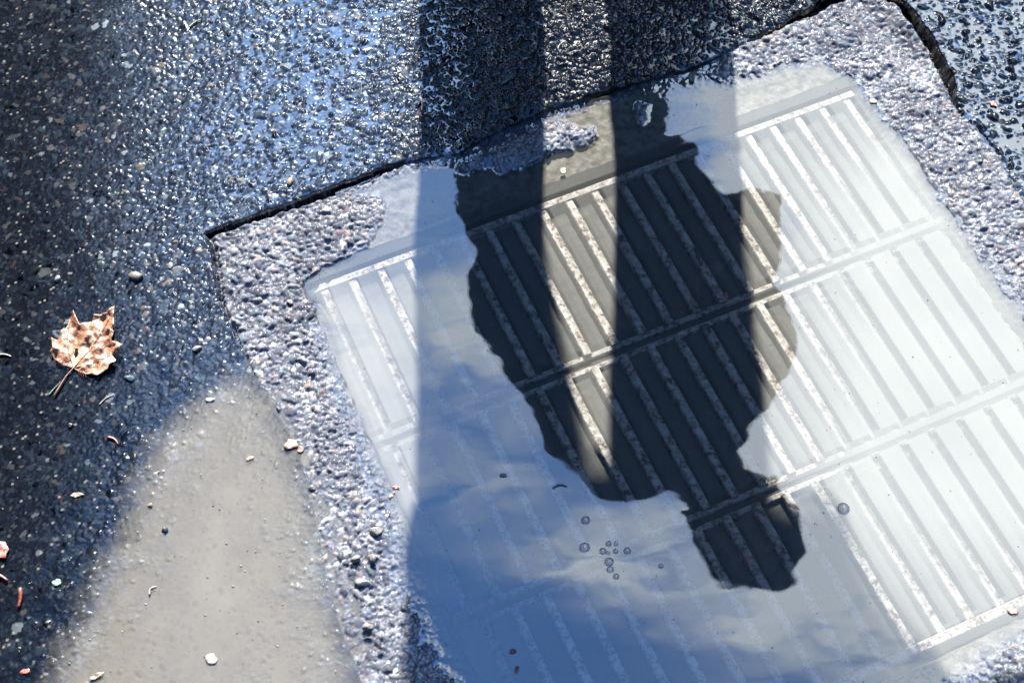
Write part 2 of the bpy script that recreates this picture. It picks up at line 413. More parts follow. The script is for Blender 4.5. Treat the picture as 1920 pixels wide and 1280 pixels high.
# --- colours of the stones (base colours, rim blued to stand in for sky reflection, dark wet binder)
def palette(idv, tab):
    c = np.zeros(idv.shape + (3,)); lo = 0
    for frac, rgb in tab:
        m = (idv >= lo) & (idv < lo + frac); c[m] = rgb; lo += frac
    return c
ROADTAB = [(.44, (.012, .013, .016)), (.28, (.020, .023, .026)), (.13, (.034, .040, .044)), (.03, (.034, .046, .048)),
           (.035, (.085, .080, .068)), (.010, (.085, .064, .042)), (.006, (.070, .044, .036)), (.012, (.16, .16, .15)), (.03, (.02, .028, .04))]
RIMTAB = [(.35, (.045, .046, .050)), (.25, (.075, .076, .080)), (.15, (.11, .11, .11)), (.07, (.065, .080, .082)), (.10, (.15, .145, .135)),
          (.03, (.14, .11, .085)), (.02, (.11, .080, .078)), (.03, (.20, .20, .19))]
ch = np.where(s_big * .50 > np.maximum(s_mid * .55, s_sml * .3), id_big, np.where(s_mid > s_sml * .8, id_mid, id_sml))
croad = palette(ch, ROADTAB)
bare = (np.maximum(np.maximum(s_big, s_mid), s_sml) < .0004)
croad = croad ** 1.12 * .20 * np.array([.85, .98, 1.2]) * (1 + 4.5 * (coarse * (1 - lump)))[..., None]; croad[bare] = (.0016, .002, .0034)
crim = palette(ch, RIMTAB) ** 1.0 * np.array([.66, .68, .76]) * (.45 + 1.1 * fbm(X, Y, .045, 191, 3))[..., None]; crim[bare] = (.035, .036, .04)
fleck = (hash2((X / .0024).astype(np.int64), (Y / .0024).astype(np.int64), 401))
croad[(fleck > .990)] = (.06, .058, .05)
sandn = fbm(X, Y, .006, 171, 3)[..., None]
csand = np.array([.060, .058, .050]) * (.45 + 1.1 * sandn)
csilt = np.array([.040, .040, .036]) * (.85 + .3 * fbm(X, Y, .05, 181, 2)[..., None])
tb = (top_band * ss(.0005, -.003, surr))[..., None]
crim = crim * (1 - tb) + csand * tb
crim = crim * (1 - kop[..., None]) + csilt * kop[..., None]
ck = (ss(-.010, .045, dpu + .02 * n_md))[..., None]
croad = croad * (1 - ck) + (croad * .25 + np.array([.062, .059, .051]) * (.75 + .5 * sandn)) * ck
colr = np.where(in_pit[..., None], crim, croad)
dull = np.where(in_pit, .3, .15 + .85 * ss(480, 60, IX + .10 * IY) + .50 * lump)
sub = np.where(in_pit, ss(.0006, -.0006, hall) * (dsh > -.02), ss(ZL + .0004, ZL - .0004, hall) * (dpu > -.05))
sub = np.maximum(sub, ss(ZL + .0004, ZL - .0004, hall) * (in_pit & (outer > .25)))
dull = np.clip(dull + .3 * n_md, 0, 1)

def grid_faces(mask):
    """faces of the grid where mask (per cell) holds, with their vertices renumbered"""
    idx = np.arange(NX * NY).reshape(NY, NX)
    q = np.stack([idx[:-1, :-1], idx[:-1, 1:], idx[1:, 1:], idx[1:, :-1]], -1)[mask]
    used = np.unique(q); re = np.full(NX * NY, -1, np.int64); re[used] = np.arange(len(used))
    return re[q], used

cell_pit = in_pit[:-1, :-1]
MG = ground_mat('wet_asphalt'); MR = ground_mat('wet_gravel_concrete')
flat = lambda a: a.ravel()
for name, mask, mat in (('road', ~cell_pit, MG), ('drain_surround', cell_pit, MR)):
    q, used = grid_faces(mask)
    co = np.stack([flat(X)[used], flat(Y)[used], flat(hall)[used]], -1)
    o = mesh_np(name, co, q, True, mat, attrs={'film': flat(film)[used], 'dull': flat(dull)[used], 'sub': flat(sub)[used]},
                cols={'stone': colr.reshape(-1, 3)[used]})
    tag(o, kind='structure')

# the road goes on beyond the detailed sheet: a coarse ring out to the horizon
def ring_ground():
    m, n, l, out = newmat('far_asphalt'); tc = n.new('ShaderNodeTexCoord'); v = tc.outputs['Object']
    vo = n.new('ShaderNodeTexVoronoi'); vo.inputs['Scale'].default_value = 160; l.new(v, vo.inputs['Vector'])
    c = ramp(n, l, vo.outputs['Color'], [(.0, (.002, .0025, .0035, 1)), (.55, (.006, .0065, .008, 1)), (.85, (.012, .012, .013, 1)), (1, (.03, .028, .025, 1))])
    p = princ(n, rough=.12, ior=1.33); p.inputs['Specular IOR Level'].default_value = .22; l.new(c, p.inputs['Base Color'])
    l.new(bump(n, l, vo.outputs['Distance'], .0015, .6), p.inputs['Normal']); l.new(p.outputs[0], out.inputs[0])
    x0, x1, y0, y1 = gx[0] + .006, gx[-1] - .006, gy[0] + .006, gy[-1] - .006
    R = 400
    co2 = np.array([(x0 - .003, y0 - .003, .0052), (x1 + .003, y0 - .003, .0052), (x1 + .003, y1 + .003, .0052), (x0 - .003, y1 + .003, .0052),
                    (-R, -R, .0052), (R, -R, .0052), (R, R, .0052), (-R, R, .0052)])
    q = np.array([(4, 5, 1, 0), (5, 6, 2, 1), (6, 7, 3, 2), (7, 4, 0, 3)])
    o = mesh_np('ground', co2, q, False, m); tag(o, kind='structure')
ring_ground()

# ------------------------------------------------------------------ cast iron grate
GZ = -.010                                            # top of the bars under water
def abxy(a, b): return a * E1[0] + b * E2[0], a * E1[1] + b * E2[1]
SLW, RAILW = .0098, .0088
ROWS = [(-.963, -.7745, .2327 - .0335, .03354, 21), (-.7515, -.558, .2310 - .0335, .0337, 21), (-.535, -.345, .2068 - .0343, .0343, 21)]
def box_ab(bm, a0, a1, b0, b1, z1, z0, bev=.0012, rnd=None):
    xs = [(a0, b0), (a1, b0), (a1, b1), (a0, b1)]
    lo = [bm.verts.new((*abxy(a, b), z0)) for a, b in xs]
    md = [bm.verts.new((*abxy(a, b), z1 - bev)) for a, b in xs]
    s = [(a0 + bev, b0 + bev), (a1 - bev, b0 + bev), (a1 - bev, b1 - bev), (a0 + bev, b1 - bev)]
    tp = [bm.verts.new((*abxy(a, b), z1)) for a, b in s]
    for r0, r1 in ((lo, md), (md, tp)):
        for k in range(4): bm.faces.new((r0[k], r0[(k + 1) % 4], r1[(k + 1) % 4], r1[k]))
    bm.faces.new(tp); bm.faces.new(lo[::-1])

def iron_mat():
    m, n, l, out = newmat('weathered_iron'); tc = n.new('ShaderNodeTexCoord'); v = tc.outputs['Object']
    t = noise(n, l, 190, 5, v, .75); t2 = noise(n, l, 70, 4, v, .6)
    f = mth(n, l, 'MULTIPLY_ADD', t2.outputs['Fac'], 1.0, mth(n, l, 'MULTIPLY_ADD', t.outputs['Fac'], 1.7, -.90))
    c = ramp(n, l, f, [(.18, (.02, .014, .010, 1)), (.30, (.07, .048, .034, 1)), (.40, (.15, .137, .115, 1)), (.60, (.22, .212, .19, 1)), (.8, (.28, .27, .245, 1))])
    p = princ(n, rough=.7, ior=1.3); l.new(c, p.inputs['Base Color'])
    l.new(bump(n, l, t.outputs['Fac'], .001), p.inputs['Normal']); l.new(p.outputs[0], out.inputs[0]); return m
MI = iron_mat()
def finish(name, bm, mat, parent=None, smooth=False):
    bmesh.ops.recalc_face_normals(bm, faces=bm.faces[:])
    me = bpy.data.meshes.new(name); bm.to_mesh(me); bm.free()
    if smooth:
        for p in me.polygons: p.use_smooth = True
    return link(name, me, mat, parent)
gx0, gy0 = abxy(.53, -.65)
grate = empty('drain_grate', (gx0, gy0, GZ - .014))
tag(grate, 'rusty cast iron drain grate with slanting slats lying under the clear puddle', 'drain grate')
def gpart(name, fn):
    bm = bmesh.new(); fn(bm)
    bmesh.ops.translate(bm, verts=bm.verts[:], vec=(-gx0, -gy0, -(GZ - .014)))
    return finish(name, bm, MI, grate)
def fr(bm):
    z1, z0 = GZ, GZ - .018
    box_ab(bm, .186, .887, -.976, -.9665, z1, z0); box_ab(bm, .186, .887, -.3415, -.331, z1, z0)
    box_ab(bm, .178, .1858, -.976, -.331, z1 - .012, z0); box_ab(bm, .8872, .895, -.976, -.331, z1 - .012, z0)
def slat_ab(bm, a, b0, b1, z1, z0, ns=34):
    """a pitted slat: sides and top wander like corroded iron"""
    rows = []
    for i in range(ns + 1):
        b = b0 + (b1 - b0) * i / ns; q = [random.uniform(-.00032, .00032) for _ in range(3)]
        w = SLW / 2; e = .0016 + q[2] * .8
        pr = [(a - w + q[0], z0), (a - w + q[0], z1 - e), (a - w + q[0] + .0012, z1 + q[2] * .5), (a + w + q[1] - .0012, z1 - q[2] * .5), (a + w + q[1], z1 - e), (a + w + q[1], z0)]
        rows.append([bm.verts.new((*abxy(x, b), z)) for x, z in pr])
    for r0_, r1_ in zip(rows, rows[1:]):
        for k in range(6): bm.faces.new((r0_[k], r0_[(k + 1) % 6], r1_[(k + 1) % 6], r1_[k]))
    bm.faces.new(rows[0][::-1]); bm.faces.new(rows[-1])
gpart('frame', fr)
for b in (-.763, -.5465):
    for s in (-1, 1):
        gpart('cross_rail', lambda bm: box_ab(bm, .1862, .8868, b + s * .0075 - RAILW / 2 + .001, b + s * .0075 + RAILW / 2 - .001, GZ - .0045, GZ - .018))
random.seed(4)
for (b0, b1, a_s, da, nn) in ROWS:
    for k in range(nn):
        a = a_s + da * k
        if a < .192 or a > .880: continue
        j = random.uniform(-.0005, .0005); zz = GZ - random.uniform(0, .001)
        gpart('slat', lambda bm: slat_ab(bm, a + j, b0 - .0028, b1 + .0028, zz - .0004, GZ - .017))

# ------------------------------------------------------------------ water
def bars_mask():
    w = .0006
    f = lambda v, c, hw: ss(hw + w, hw - w, np.abs(v - c))
    m = np.maximum(f(B, -.971, .0048), f(B, -.336, .005))
    for b in (-.763, -.5465):
        for s in (-1, 1): m = np.maximum(m, f(B, b + s * .0075, .0036) * .6)
    for (b0, b1, a_s, da, nn) in ROWS:
        r = (B > b0) & (B < b1); k = np.round((A - a_s) / da)
        m = np.maximum(m, np.where(r & (k >= 0), f(A - a_s - k * da, 0, SLW / 2), 0))
    return m * kop
BM = bars_mask()
MURK = (.074, .075, .069)
MW = water_mat('clear_puddle_water', MURK)
MWM = water_mat('muddy_puddle_water', (.080, .073, .059), .05, ripple=1.6)
def water(name, level, mask, depth, murk, mat, menis=.0007):
    z = level + menis * np.exp(-np.clip(depth, 0, 1) / .0012)
    vm = mask & (depth > -.0016)
    cm = vm[:-1, :-1] & vm[1:, :-1] & vm[:-1, 1:] & vm[1:, 1:]
    q, used = grid_faces(cm)
    co = np.stack([flat(X)[used], flat(Y)[used], flat(z)[used]], -1)
    o = mesh_np(name, co, q, True, mat, attrs={'murk': flat(murk)[used]}); tag(o, kind='structure'); return o
d0 = -hall
dep = np.where(BM > .5, -GZ, d0)
fog = .02 * ss(.0, .02, dsh) + ss(.0, .03, dsh) * np.clip(.74 * ss(1430, 1740, IX + 120 * n_lo) * ss(1230, 780, IY) * ss(60, 380, IY) + .45 * ss(840, 640, IX - .35 * (IY - 560)) * ss(480, 600, IY), 0, .6)
murk0 = np.clip((1 - np.exp(-np.clip(d0, 0, 1) / .042)) * (1 - BM) + BM * (1 - math.exp(GZ / .06)) + fog * (1 - .35 * BM), 0, .95)
water('puddle', 0.0, in_pit & (dsh > -.02), d0, murk0, MW)
d1 = ZL - hall
murk1 = np.clip(1 - np.exp(-np.clip(d1, 0, 1) / .0028), 0, .97)
water('muddy_puddle', ZL, ((~in_pit) & (dpu > -.05)) | (in_pit & (outer > .25)), d1, murk1, MWM, .0004)

# ------------------------------------------------------------------ the person leaning over the puddle (seen mirrored in it)
def bodyP(s, x, off=0.0):
    """point on the leaning trunk: s metres up from the hips, x sideways, off = towards the back"""
    return Vector((x, 1.80 - .67 * s + .743 * off, .88 + .743 * s + .67 * off))

def loft(bm, rings, nseg=20, cap=True):
    """rings: (centre, unit side vector, r_side, unit depth vector, r_depth)"""
    vs = []
    for c, u, ru, w, rw in rings:
        vs.append([bm.verts.new(c + u * (ru * math.cos(t)) + w * (rw * math.sin(t))) for t in (2 * math.pi * k / nseg for k in range(nseg))])
    for r0, r1 in zip(vs, vs[1:]):
        for k in range(nseg): bm.faces.new((r0[k], r0[(k + 1) % nseg], r1[(k + 1) % nseg], r1[k]))
    if cap: bm.faces.new(vs[0][::-1]); bm.faces.new(vs[-1])

def limb(bm, pts, nseg=14):
    """tapered tube with rounded ends through pts = [(x,y,z,r), ...]"""
    rings = []
    n = len(pts)
    for k, (x, y, z, r) in enumerate(pts):
        p = Vector((x, y, z)); a = Vector(pts[max(k - 1, 0)][:3]); b = Vector(pts[min(k + 1, n - 1)][:3])
        t = (b - a).normalized(); u = t.orthogonal().normalized(); w = t.cross(u)
        if k == 0:
            for e in (.85, .5): rings.append((p - t * r * e, u, r * math.sqrt(1 - e * e), w, r * math.sqrt(1 - e * e)))
        rings.append((p, u, r, w, r))
        if k == n - 1:
            for e in (.5, .85): rings.append((p + t * r * e, u, r * math.sqrt(1 - e * e), w, r * math.sqrt(1 - e * e)))
    # keep the frames from twisting
    u0 = rings[0][1]; rr = []
    for i, (c, u, ru, w, rw) in enumerate(rings):
        t = u.cross(w); u2 = (u0 - t * u0.dot(t)).normalized(); rr.append((c, u2, ru, t.cross(u2).normalized(), rw)); u0 = u2
    loft(bm, rr, nseg)

def remeshed(name, bm, mat, parent, voxel=.006, smooth=4, wrinkle=0.0):
    bmesh.ops.recalc_face_normals(bm, faces=bm.faces[:])
    me = bpy.data.meshes.new(name); bm.to_mesh(me); bm.free()
    o = bpy.data.objects.new(name, me); SC.collection.objects.link(o)
    r = o.modifiers.new('r', 'REMESH'); r.mode = 'VOXEL'; r.voxel_size = voxel; r.use_smooth_shade = True
    s = o.modifiers.new('s', 'SMOOTH'); s.factor = .6; s.iterations = smooth
    if wrinkle:
        tx = bpy.data.textures.new(name, 'CLOUDS'); tx.noise_scale = .07; tx.noise_depth = 2
        dd = o.modifiers.new('d', 'DISPLACE'); dd.texture = tx; dd.strength = wrinkle; dd.mid_level = .5
    dg = bpy.context.evaluated_depsgraph_get(); dg.update()
    m2 = bpy.data.meshes.new_from_object(o.evaluated_get(dg), depsgraph=dg)
    bpy.data.objects.remove(o); m2.name = name
    for p in m2.polygons: p.use_smooth = True
    m2.materials.clear()
    loc = Vector(parent.location)
    m2.transform(Matrix.Translation(-loc)); 
    return link(name, m2, mat, parent)

SKIN = simple('skin', (.13, .075, .052), (.16, .095, .068), 30, .5)
COATM = simple('dark_wool', (.018, .018, .022), (.030, .030, .036), 200, .85, 1.3, 900, .0006)
JEANM = simple('dark_denim', (.020, .024, .036), (.032, .038, .055), 260, .85, 1.3, 1200, .0004)
HAIRM = simple('dark_hair', (.012, .009, .007), (.03, .02, .014), 150, .6, 1.4, 400, .002)
SHOEM = simple('black_leather', (.012, .012, .012), (.025, .024, .023), 60, .4)
SOLEM = simple('shoe_rubber', (.03, .03, .03), (.05, .05, .05), 60, .8)

def build_person():
    root = empty('person', (.09, 1.80, 0.0))
    tag(root, 'person in a dark jacket and jeans bending over the puddle, mirrored head down in it', 'person')
    ux = Vector((1, 0, 0)); tp = Vector((0, -.67, .743)); ub = Vector((0, .743, .67))      # trunk axes
    knee_l, knee_r = (-.036, 1.775, .48), (.194, 1.775, .48)
    # ---- body: one continuous surface
    bm = bmesh.new()
    loft(bm, [(bodyP(s, x, o), ux, rx, ub, ry) for s, x, o, rx, ry in
              ((-.06, .10, 0, .12, .09), (.02, .115, .0, .15, .10), (.12, .15, 0, .135, .09), (.25, .20, 0, .13, .09), (.38, .235, 0, .145, .10), (.48, .27, 0, .14, .085), (.54, .32, 0, .075, .06))])
    for sx, kn, hx in ((-1, knee_l, .015), (1, knee_r, .175)):
        limb(bm, [(hx, 1.80, .86, .078), ((hx + kn[0]) / 2, 1.79, .68, .066), (kn[0], kn[1], kn[2], .048), (kn[0], kn[1] + .02, .34, .046), (kn[0] - .0, 1.815, .10, .032)])
        limb(bm, [(kn[0], 1.83, .07, .035), (kn[0] + .01 * sx, 1.76, .045, .034), (kn[0] + .014 * sx, 1.68, .03, .028)])
    nk0 = bodyP(.50, .31); nk1 = bodyP(.63, .405, -.01)
    limb(bm, [(*nk0, .055), (*nk1, .052)])
    hc = bodyP(.735, .46, -.01)                                                               # head
    hax = (bodyP(.86, .52) - bodyP(.62, .40)).normalized(); hs = (ux - hax * ux.dot(hax)).normalized(); hf = -hax.cross(hs).normalized()
    if hf.z > 0: hf = -hf
    prof = [(-.118, .030, .035), (-.10, .048, .055), (-.06, .064, .078), (-.02, .073, .090), (.03, .076, .096), (.07, .070, .088), (.10, .048, .062), (.116, .022, .03)]
    loft(bm, [(hc + hax * a, hs, r1, hf, r2) for a, r1, r2 in prof], 24)
    limb(bm, [(*(hc + hf * .084 + hax * .012), .009), (*(hc + hf * .103 - hax * .026), .014)])   # nose
    for s in (-1, 1):
        e = hc + hs * s * .074; limb(bm, [(*(e + hax * .02 - hf * .01), .012), (*(e - hax * .025 - hf * .004), .009)])   # ears
        limb(bm, [(*(hc + hf * .084 + hs * s * .018 + hax * .032), .008), (*(hc + hf * .078 + hs * s * .045 + hax * .032), .007)])   # brows
    limb(bm, [(*(hc + hf * .083 - hs * .020 - hax * .055), .007), (*(hc + hf * .088 - hax * .055), .008), (*(hc + hf * .083 + hs * .020 - hax * .055), .007)])  # lips
    limb(bm, [(*(hc + hf * .070 - hax * .095), .020), (*(hc + hf * .066 - hax * .10), .018)])
    # arms and hands resting on the thighs
    arms = []
    for s, sh_, el, ha in ((-1, bodyP(.50, .115), bodyP(.30, -.018, .0), bodyP(.15, -.030, -.03)),
                           (1, bodyP(.47, .405), Vector((.462, 1.81, 1.005)), Vector((.385, 1.64, .985)))):
        arms.append((sh_, el, ha))
        limb(bm, [(*sh_, .052), (*((sh_ + el) / 2), .045), (*el, .038), (*((el + ha) / 2), .036), (*ha, .026)])
        dirn = (ha - el).normalized(); dirn = (dirn + Vector((-.3 * s, 0, -.25))).normalized()
        side = dirn.cross(Vector((0, 1, 0))).normalized(); nrm = side.cross(dirn).normalized()
        pc = ha + dirn * .045
        loft(bm, [(ha + dirn * a, side, r1, nrm, r2) for a, r1, r2 in ((0, .026, .020), (.03, .036, .018), (.07, .042, .015), (.09, .038, .011))], 14)
        for k, (off, ln) in enumerate(((-.031, .058), (-.010, .070), (.011, .066), (.031, .052))):
            b = ha + dirn * .085 + side * off
            q1 = b + dirn * ln * .45 + side * off * .15; q2 = q1 + (dirn - nrm * .55).normalized() * ln * .32; q3 = q2 + (dirn - nrm * 1.1).normalized() * ln * .25
            limb(bm, [(*b, .0088), (*q1, .0083), (*q2, .0076), (*q3, .0066)], 8)
        tb_ = ha + dirn * .028 - side * s * .032; t1 = tb_ + (dirn * .6 - side * s * .8).normalized() * .035; t2 = t1 + (dirn - side * s * .3).normalized() * .028
        limb(bm, [(*tb_, .012), (*t1, .010), (*t2, .0085)], 8)
    remeshed('body', bm, SKIN, root, .0045, 2)
    # eyes
    for s in (-1, 1):
        b = bmesh.new(); bmesh.ops.create_uvsphere(b, u_segments=12, v_segments=8, radius=.0115)
        bmesh.ops.translate(b, verts=b.verts[:], vec=hc + hf * .082 + hs * s * .031 + hax * .014 - Vector(root.location))
        finish('eye', b, EYEM, root, True)
    # hair: a shell over the skull with a tufty outline
    bm = bmesh.new()
    loft(bm, [(hc + hax * a - hf * o, hs, r1, hf, r2) for a, o, r1, r2 in
              ((-.10, .045, .05, .05), (-.05, .035, .092, .080), (0, .026, .106, .094), (.05, .018, .108, .098), (.09, .010, .092, .090), (.12, .006, .060, .062), (.137, .004, .02, .025))], 24)
    random.seed(9)
    for k in range(46):
        a = random.uniform(-.08, .11); t = random.uniform(.25, 2 * math.pi - .25) + math.pi / 2
        r = .088 * math.sqrt(max(.1, 1 - (max(a, 0) / .15) ** 2))
        c = hc + hax * a - hf * .02 + hs * r * math.cos(t) + hf * r * math.sin(t)
        if (c - hc).dot(hf) > .045 and a < .06: continue
        dr = ((c - hc) + hax * random.uniform(-.05, .05)).normalized()
        limb(bm, [(*(c - dr * .02), .016), (*(c + dr * random.uniform(.0, .010)), .010)], 6)
    remeshed('hair', bm, HAIRM, root, .005, 1, .008)
    # ---- jacket: trunk, hem and sleeves in one
    bm = bmesh.new()
    TR = [(-.03, -.100, .335), (.01, -.112, .355), (.085, -.108, .43), (.19, -.066, .47), (.30, -.050, .535), (.41, -.020, .535), (.49, .028, .49), (.54, .055, .455), (.585, .088, .435), (.625, .125, .34), (.655, .17, .29)]
    loft(bm, [(bodyP(s, (a + b) / 2, .0), ux, (b - a) / 2, ub, t) for (s, a, b), t in zip(TR, (.095, .12, .13, .125, .12, .12, .115, .10, .08, .06, .04))], 28)
    for i, (sh_, el, ha) in enumerate(arms):
        m1 = sh_.lerp(el, .5); m2 = el.lerp(ha, .5); wr = el.lerp(ha, .93)
        limb(bm, [(*sh_, .068), (*m1, .064), (*el, .062), (*m2, .056), (*wr, .043)])
    c0 = bodyP(.56, .33); c1 = bodyP(.635, .40, -.005)                                           # raised collar
    limb(bm, [(*c0, .078), (*c1, .064)])
    # back hem hanging below the hips
    loft(bm, [(Vector((.13, 1.86, .95)), ux, .20, Vector((0, 1, 0)), .06), (Vector((.125, 1.87, .91)), ux, .20, Vector((0, 1, 0)), .04), (Vector((.125, 1.875, .89)), ux, .19, Vector((0, 1, 0)), .02)], 20)
    remeshed('jacket', bm, COATM, root, .007, 3, .022)
    # ---- trousers
    bm = bmesh.new()
    loft(bm, [(Vector((.095, 1.80, .98)), ux, .17, ub, .12), (Vector((.092, 1.80, .915)), ux, .182, Vector((0, 1, 0)), .10), (Vector((.088, 1.79, .87)), ux, .17, Vector((0, 1, 0)), .05)], 24)
    for kn, hx in ((knee_l, -.012), (knee_r, .184)):
        limb(bm, [(hx, 1.80, .84, .088), (hx * .5 + kn[0] * .5, 1.79, .70, .082), (kn[0] - .002, 1.785, .58, .076), (kn[0], kn[1], .48, .076), (kn[0], 1.79, .36, .078), (kn[0] - .005, 1.81, .2, .080), (kn[0], 1.82, .075, .078)])
    remeshed('trousers', bm, JEANM, root, .006, 3, .010)
    for s, kn in ((-1, knee_l), (1, knee_r)):
        bm = bmesh.new(); yv = Vector((0, 1, 0)); zv = Vector((0, 0, 1))
        cx = kn[0] + .008 * s
        loft(bm, [(Vector((cx, y, z)), ux, rx, zv, rz) for y, z, rx, rz in ((1.875, .05, .030, .032), (1.85, .055, .040, .045), (1.80, .055, .042, .045), (1.74, .048, .044, .034), (1.67, .040, .050, .026), (1.61, .036, .044, .022), (1.575, .032, .025, .014))], 20)
        sh_o = remeshed('shoe', bm, SHOEM, root, .005, 2)
        bm = bmesh.new()
        loft(bm, [(Vector((cx, 1.725, z)), ux, .050, yv, .155) for z in (.006, .022)], 32)
        bmesh.ops.translate(bm, verts=bm.verts[:], vec=-Vector(root.location))
        so_ = finish('sole', bm, SOLEM, sh_o)
EYEM = simple('eye', (.5, .5, .48), (.55, .55, .52), 20, .2)
build_person()

# ------------------------------------------------------------------ fallen maple leaf
def hz(x, y):
    """height of the ground sheet under a world point"""
    i, j = ij(x, y)
    return float(hall[max(j - 2, 0):j + 3, max(i - 2, 0):i + 3].max())

def leaf_mat(name, c_lo, c_mid, c_hi, spots=(.09, .03, .02)):
    m, n, l, out = newmat(name); tc = n.new('ShaderNodeTexCoord'); v = tc.outputs['Object']
    t = noise(n, l, 52, 5, v, .6); t2 = noise(n, l, 420, 3, v, .6); t3 = noise(n, l, 170, 2, v, .5)
    c = ramp(n, l, t.outputs['Fac'], [(.33, (*c_lo, 1)), (.50, (*c_mid, 1)), (.66, (*c_hi, 1))])
    mx = n.new('ShaderNodeMix'); mx.data_type = 'RGBA'; mx.inputs[7].default_value = (*spots, 1)
    l.new(c, mx.inputs[6]); l.new(ramp(n, l, t3.outputs['Fac'], [(.60, (0, 0, 0, 1)), (.68, (1, 1, 1, 1))]), mx.inputs[0])
    p = princ(n, rough=.42, ior=1.45); l.new(mx.outputs[2], p.inputs['Base Color'])
    l.new(bump(n, l, t2.outputs['Fac'], .0008), p.inputs['Normal'])
    l.new(p.outputs[0], out.inputs[0]); return m

def blade(outline, step, zf):
    """thin curled sheet filling an outline; zf(x, y) its height; returns a bmesh with 0.25 mm thickness"""
    n = len(outline); pts = []
    for k in range(n):
        a = Vector(outline[k]); b = Vector(outline[(k + 1) % n]); m = max(1, int((b - a).length / step))
        pts += [a.lerp(b, i / m) for i in range(m)]
    nb = len(pts); edges = [(k, (k + 1) % nb) for k in range(nb)]
    xs = [p.x for p in pts]; ys = [p.y for p in pts]; pa = np.array([(p.x, p.y) for p in pts])
    gxs = np.arange(min(xs), max(xs), step); gys = np.arange(min(ys), max(ys), step * .87)
    for j, yy in enumerate(gys):
        row = gxs + (step / 2 if j % 2 else 0); yv = np.full(row.shape, yy)
        ok = inside(row, yv, pa) & (pdist(row, yv, pa, True) > step * .5)
        pts += [Vector((float(x), float(yy))) for x in row[ok]]
    vs, es, fs, *_ = delaunay_2d_cdt(pts, edges, [], 1, 1e-7)
    bm = bmesh.new(); V = [bm.verts.new((p.x, p.y, zf(p.x, p.y))) for p in vs]
    for f in fs:
        try: bm.faces.new([V[i] for i in f])
        except ValueError: pass
    bmesh.ops.recalc_face_normals(bm, faces=bm.faces[:])
    bmesh.ops.solidify(bm, geom=bm.faces[:], thickness=.00025)
    return bm

def maple_leaf():
    o5 = lambda x, y: (60 + x / 5.817, 560 + y / 5.817)
    out = [(470, 800), (410, 772), (330, 755), (270, 715), (245, 670), (215, 632), (258, 604), (248, 545), (250, 500), (305, 512), (330, 488), (362, 482), (350, 430),
           (398, 402), (432, 350), (440, 300), (478, 265), (495, 222), (518, 280), (536, 322), (562, 368), (604, 348), (650, 342), (690, 336), (722, 275),
           (780, 272), (850, 262), (902, 226), (952, 200), (934, 300), (942, 400), (902, 430), (936, 462), (902, 545), (942, 556), (1025, 572), (992, 622), (952, 640),
           (902, 682), (940, 722), (946, 765), (872, 790), (850, 832), (800, 850), (742, 902), (682, 880), (602, 872), (542, 842), (490, 812)]
    bx, by = G(*o5(475, 800)); root = empty('maple_leaf', (bx, by, 0))
    tag(root, 'curled orange brown maple leaf with stalk lying on wet asphalt left of puddle', 'leaf')
    w = [tuple(np.array(G(*o5(x, y))) - (bx, by)) for x, y in out]
    tips = [(495, 222), (952, 200), (1020, 572), (720, 880), (225, 632)]
    veins = [tuple(np.array(G(*o5(x, y))) - (bx, by)) for x, y in tips]
    rs = np.random.RandomState(3)
    zb = hz(bx + .02, by + .02) + .0012
    def zf(x, y):
        r = math.hypot(x, y); an = math.atan2(y, x)
        va = [math.atan2(t[1], t[0]) for t in veins]
        dv = min(abs((an - a + math.pi) % (2 * math.pi) - math.pi) for a in va)
        z = zb + .004 * (r / .04) ** 2 + .0035 * math.sin(min(dv * 3.2, math.pi)) * min(r / .03, 1)
        nx = np.array([x]); ny = np.array([y])
        z += float((fbm(nx, ny, .011, 501, 3)[0] - .5) * .012 * min(r / .015, 1))
        return z
    o = finish('blade', blade(w, .0016, zf), leaf_mat('maple_blade', (.060, .016, .009), (.15, .072, .038), (.20, .135, .085)), root, True)
    VM = simple('leaf_vein', (.035, .012, .007), (.075, .03, .016), 200, .5)
    for t, cur in zip(veins, (.1, -.05, -.12, -.1, .12)):
        bm = bmesh.new(); pts = []
        for k in range(9):
            f = k / 8 * .9; x = t[0] * f - t[1] * cur * math.sin(f * math.pi); y = t[1] * f + t[0] * cur * math.sin(f * math.pi)
            pts.append((x, y, zf(x, y) + .0003, .00055 * (1 - .75 * f)))
        limb(bm, pts, 6); v = finish('vein', bm, VM, o, True)
        for k in (2, 3, 4, 5):
            for sgn in (-1, 1):
                x, y, z, r = pts[k]; d_ = Vector((t[0], t[1])).normalized(); a = math.radians(42) * sgn
                d2 = Vector((d_.x * math.cos(a) - d_.y * math.sin(a), d_.x * math.sin(a) + d_.y * math.cos(a)))
                ln = .0055; pp = []
                for q in range(4):
                    xx = x + d2.x * ln * q / 3; yy = y + d2.y * ln * q / 3; pp.append((xx, yy, zf(xx, yy) + .0002, .00028 * (1 - .2 * q)))
                b2 = bmesh.new(); b2.from_mesh(v.data); limb(b2, pp, 5); b2.to_mesh(v.data); b2.free()
    bm = bmesh.new()
    sp = [(478, 800), (440, 846), (400, 890), (345, 975), (300, 1050), (268, 1100)]
    pts = []
    for k, (x, y) in enumerate(sp):
        wx_, wy_ = np.array(G(*o5(x, y))) - (bx, by)
        pts.append((wx_, wy_, max(zf(0, 0), hz(bx + wx_, by + wy_) + .001) + (.0015 if k < 5 else .0008), .0007 + .00012 * k))
    limb(bm, pts, 8); finish('stalk', bm, VM, root, True)
maple_leaf()

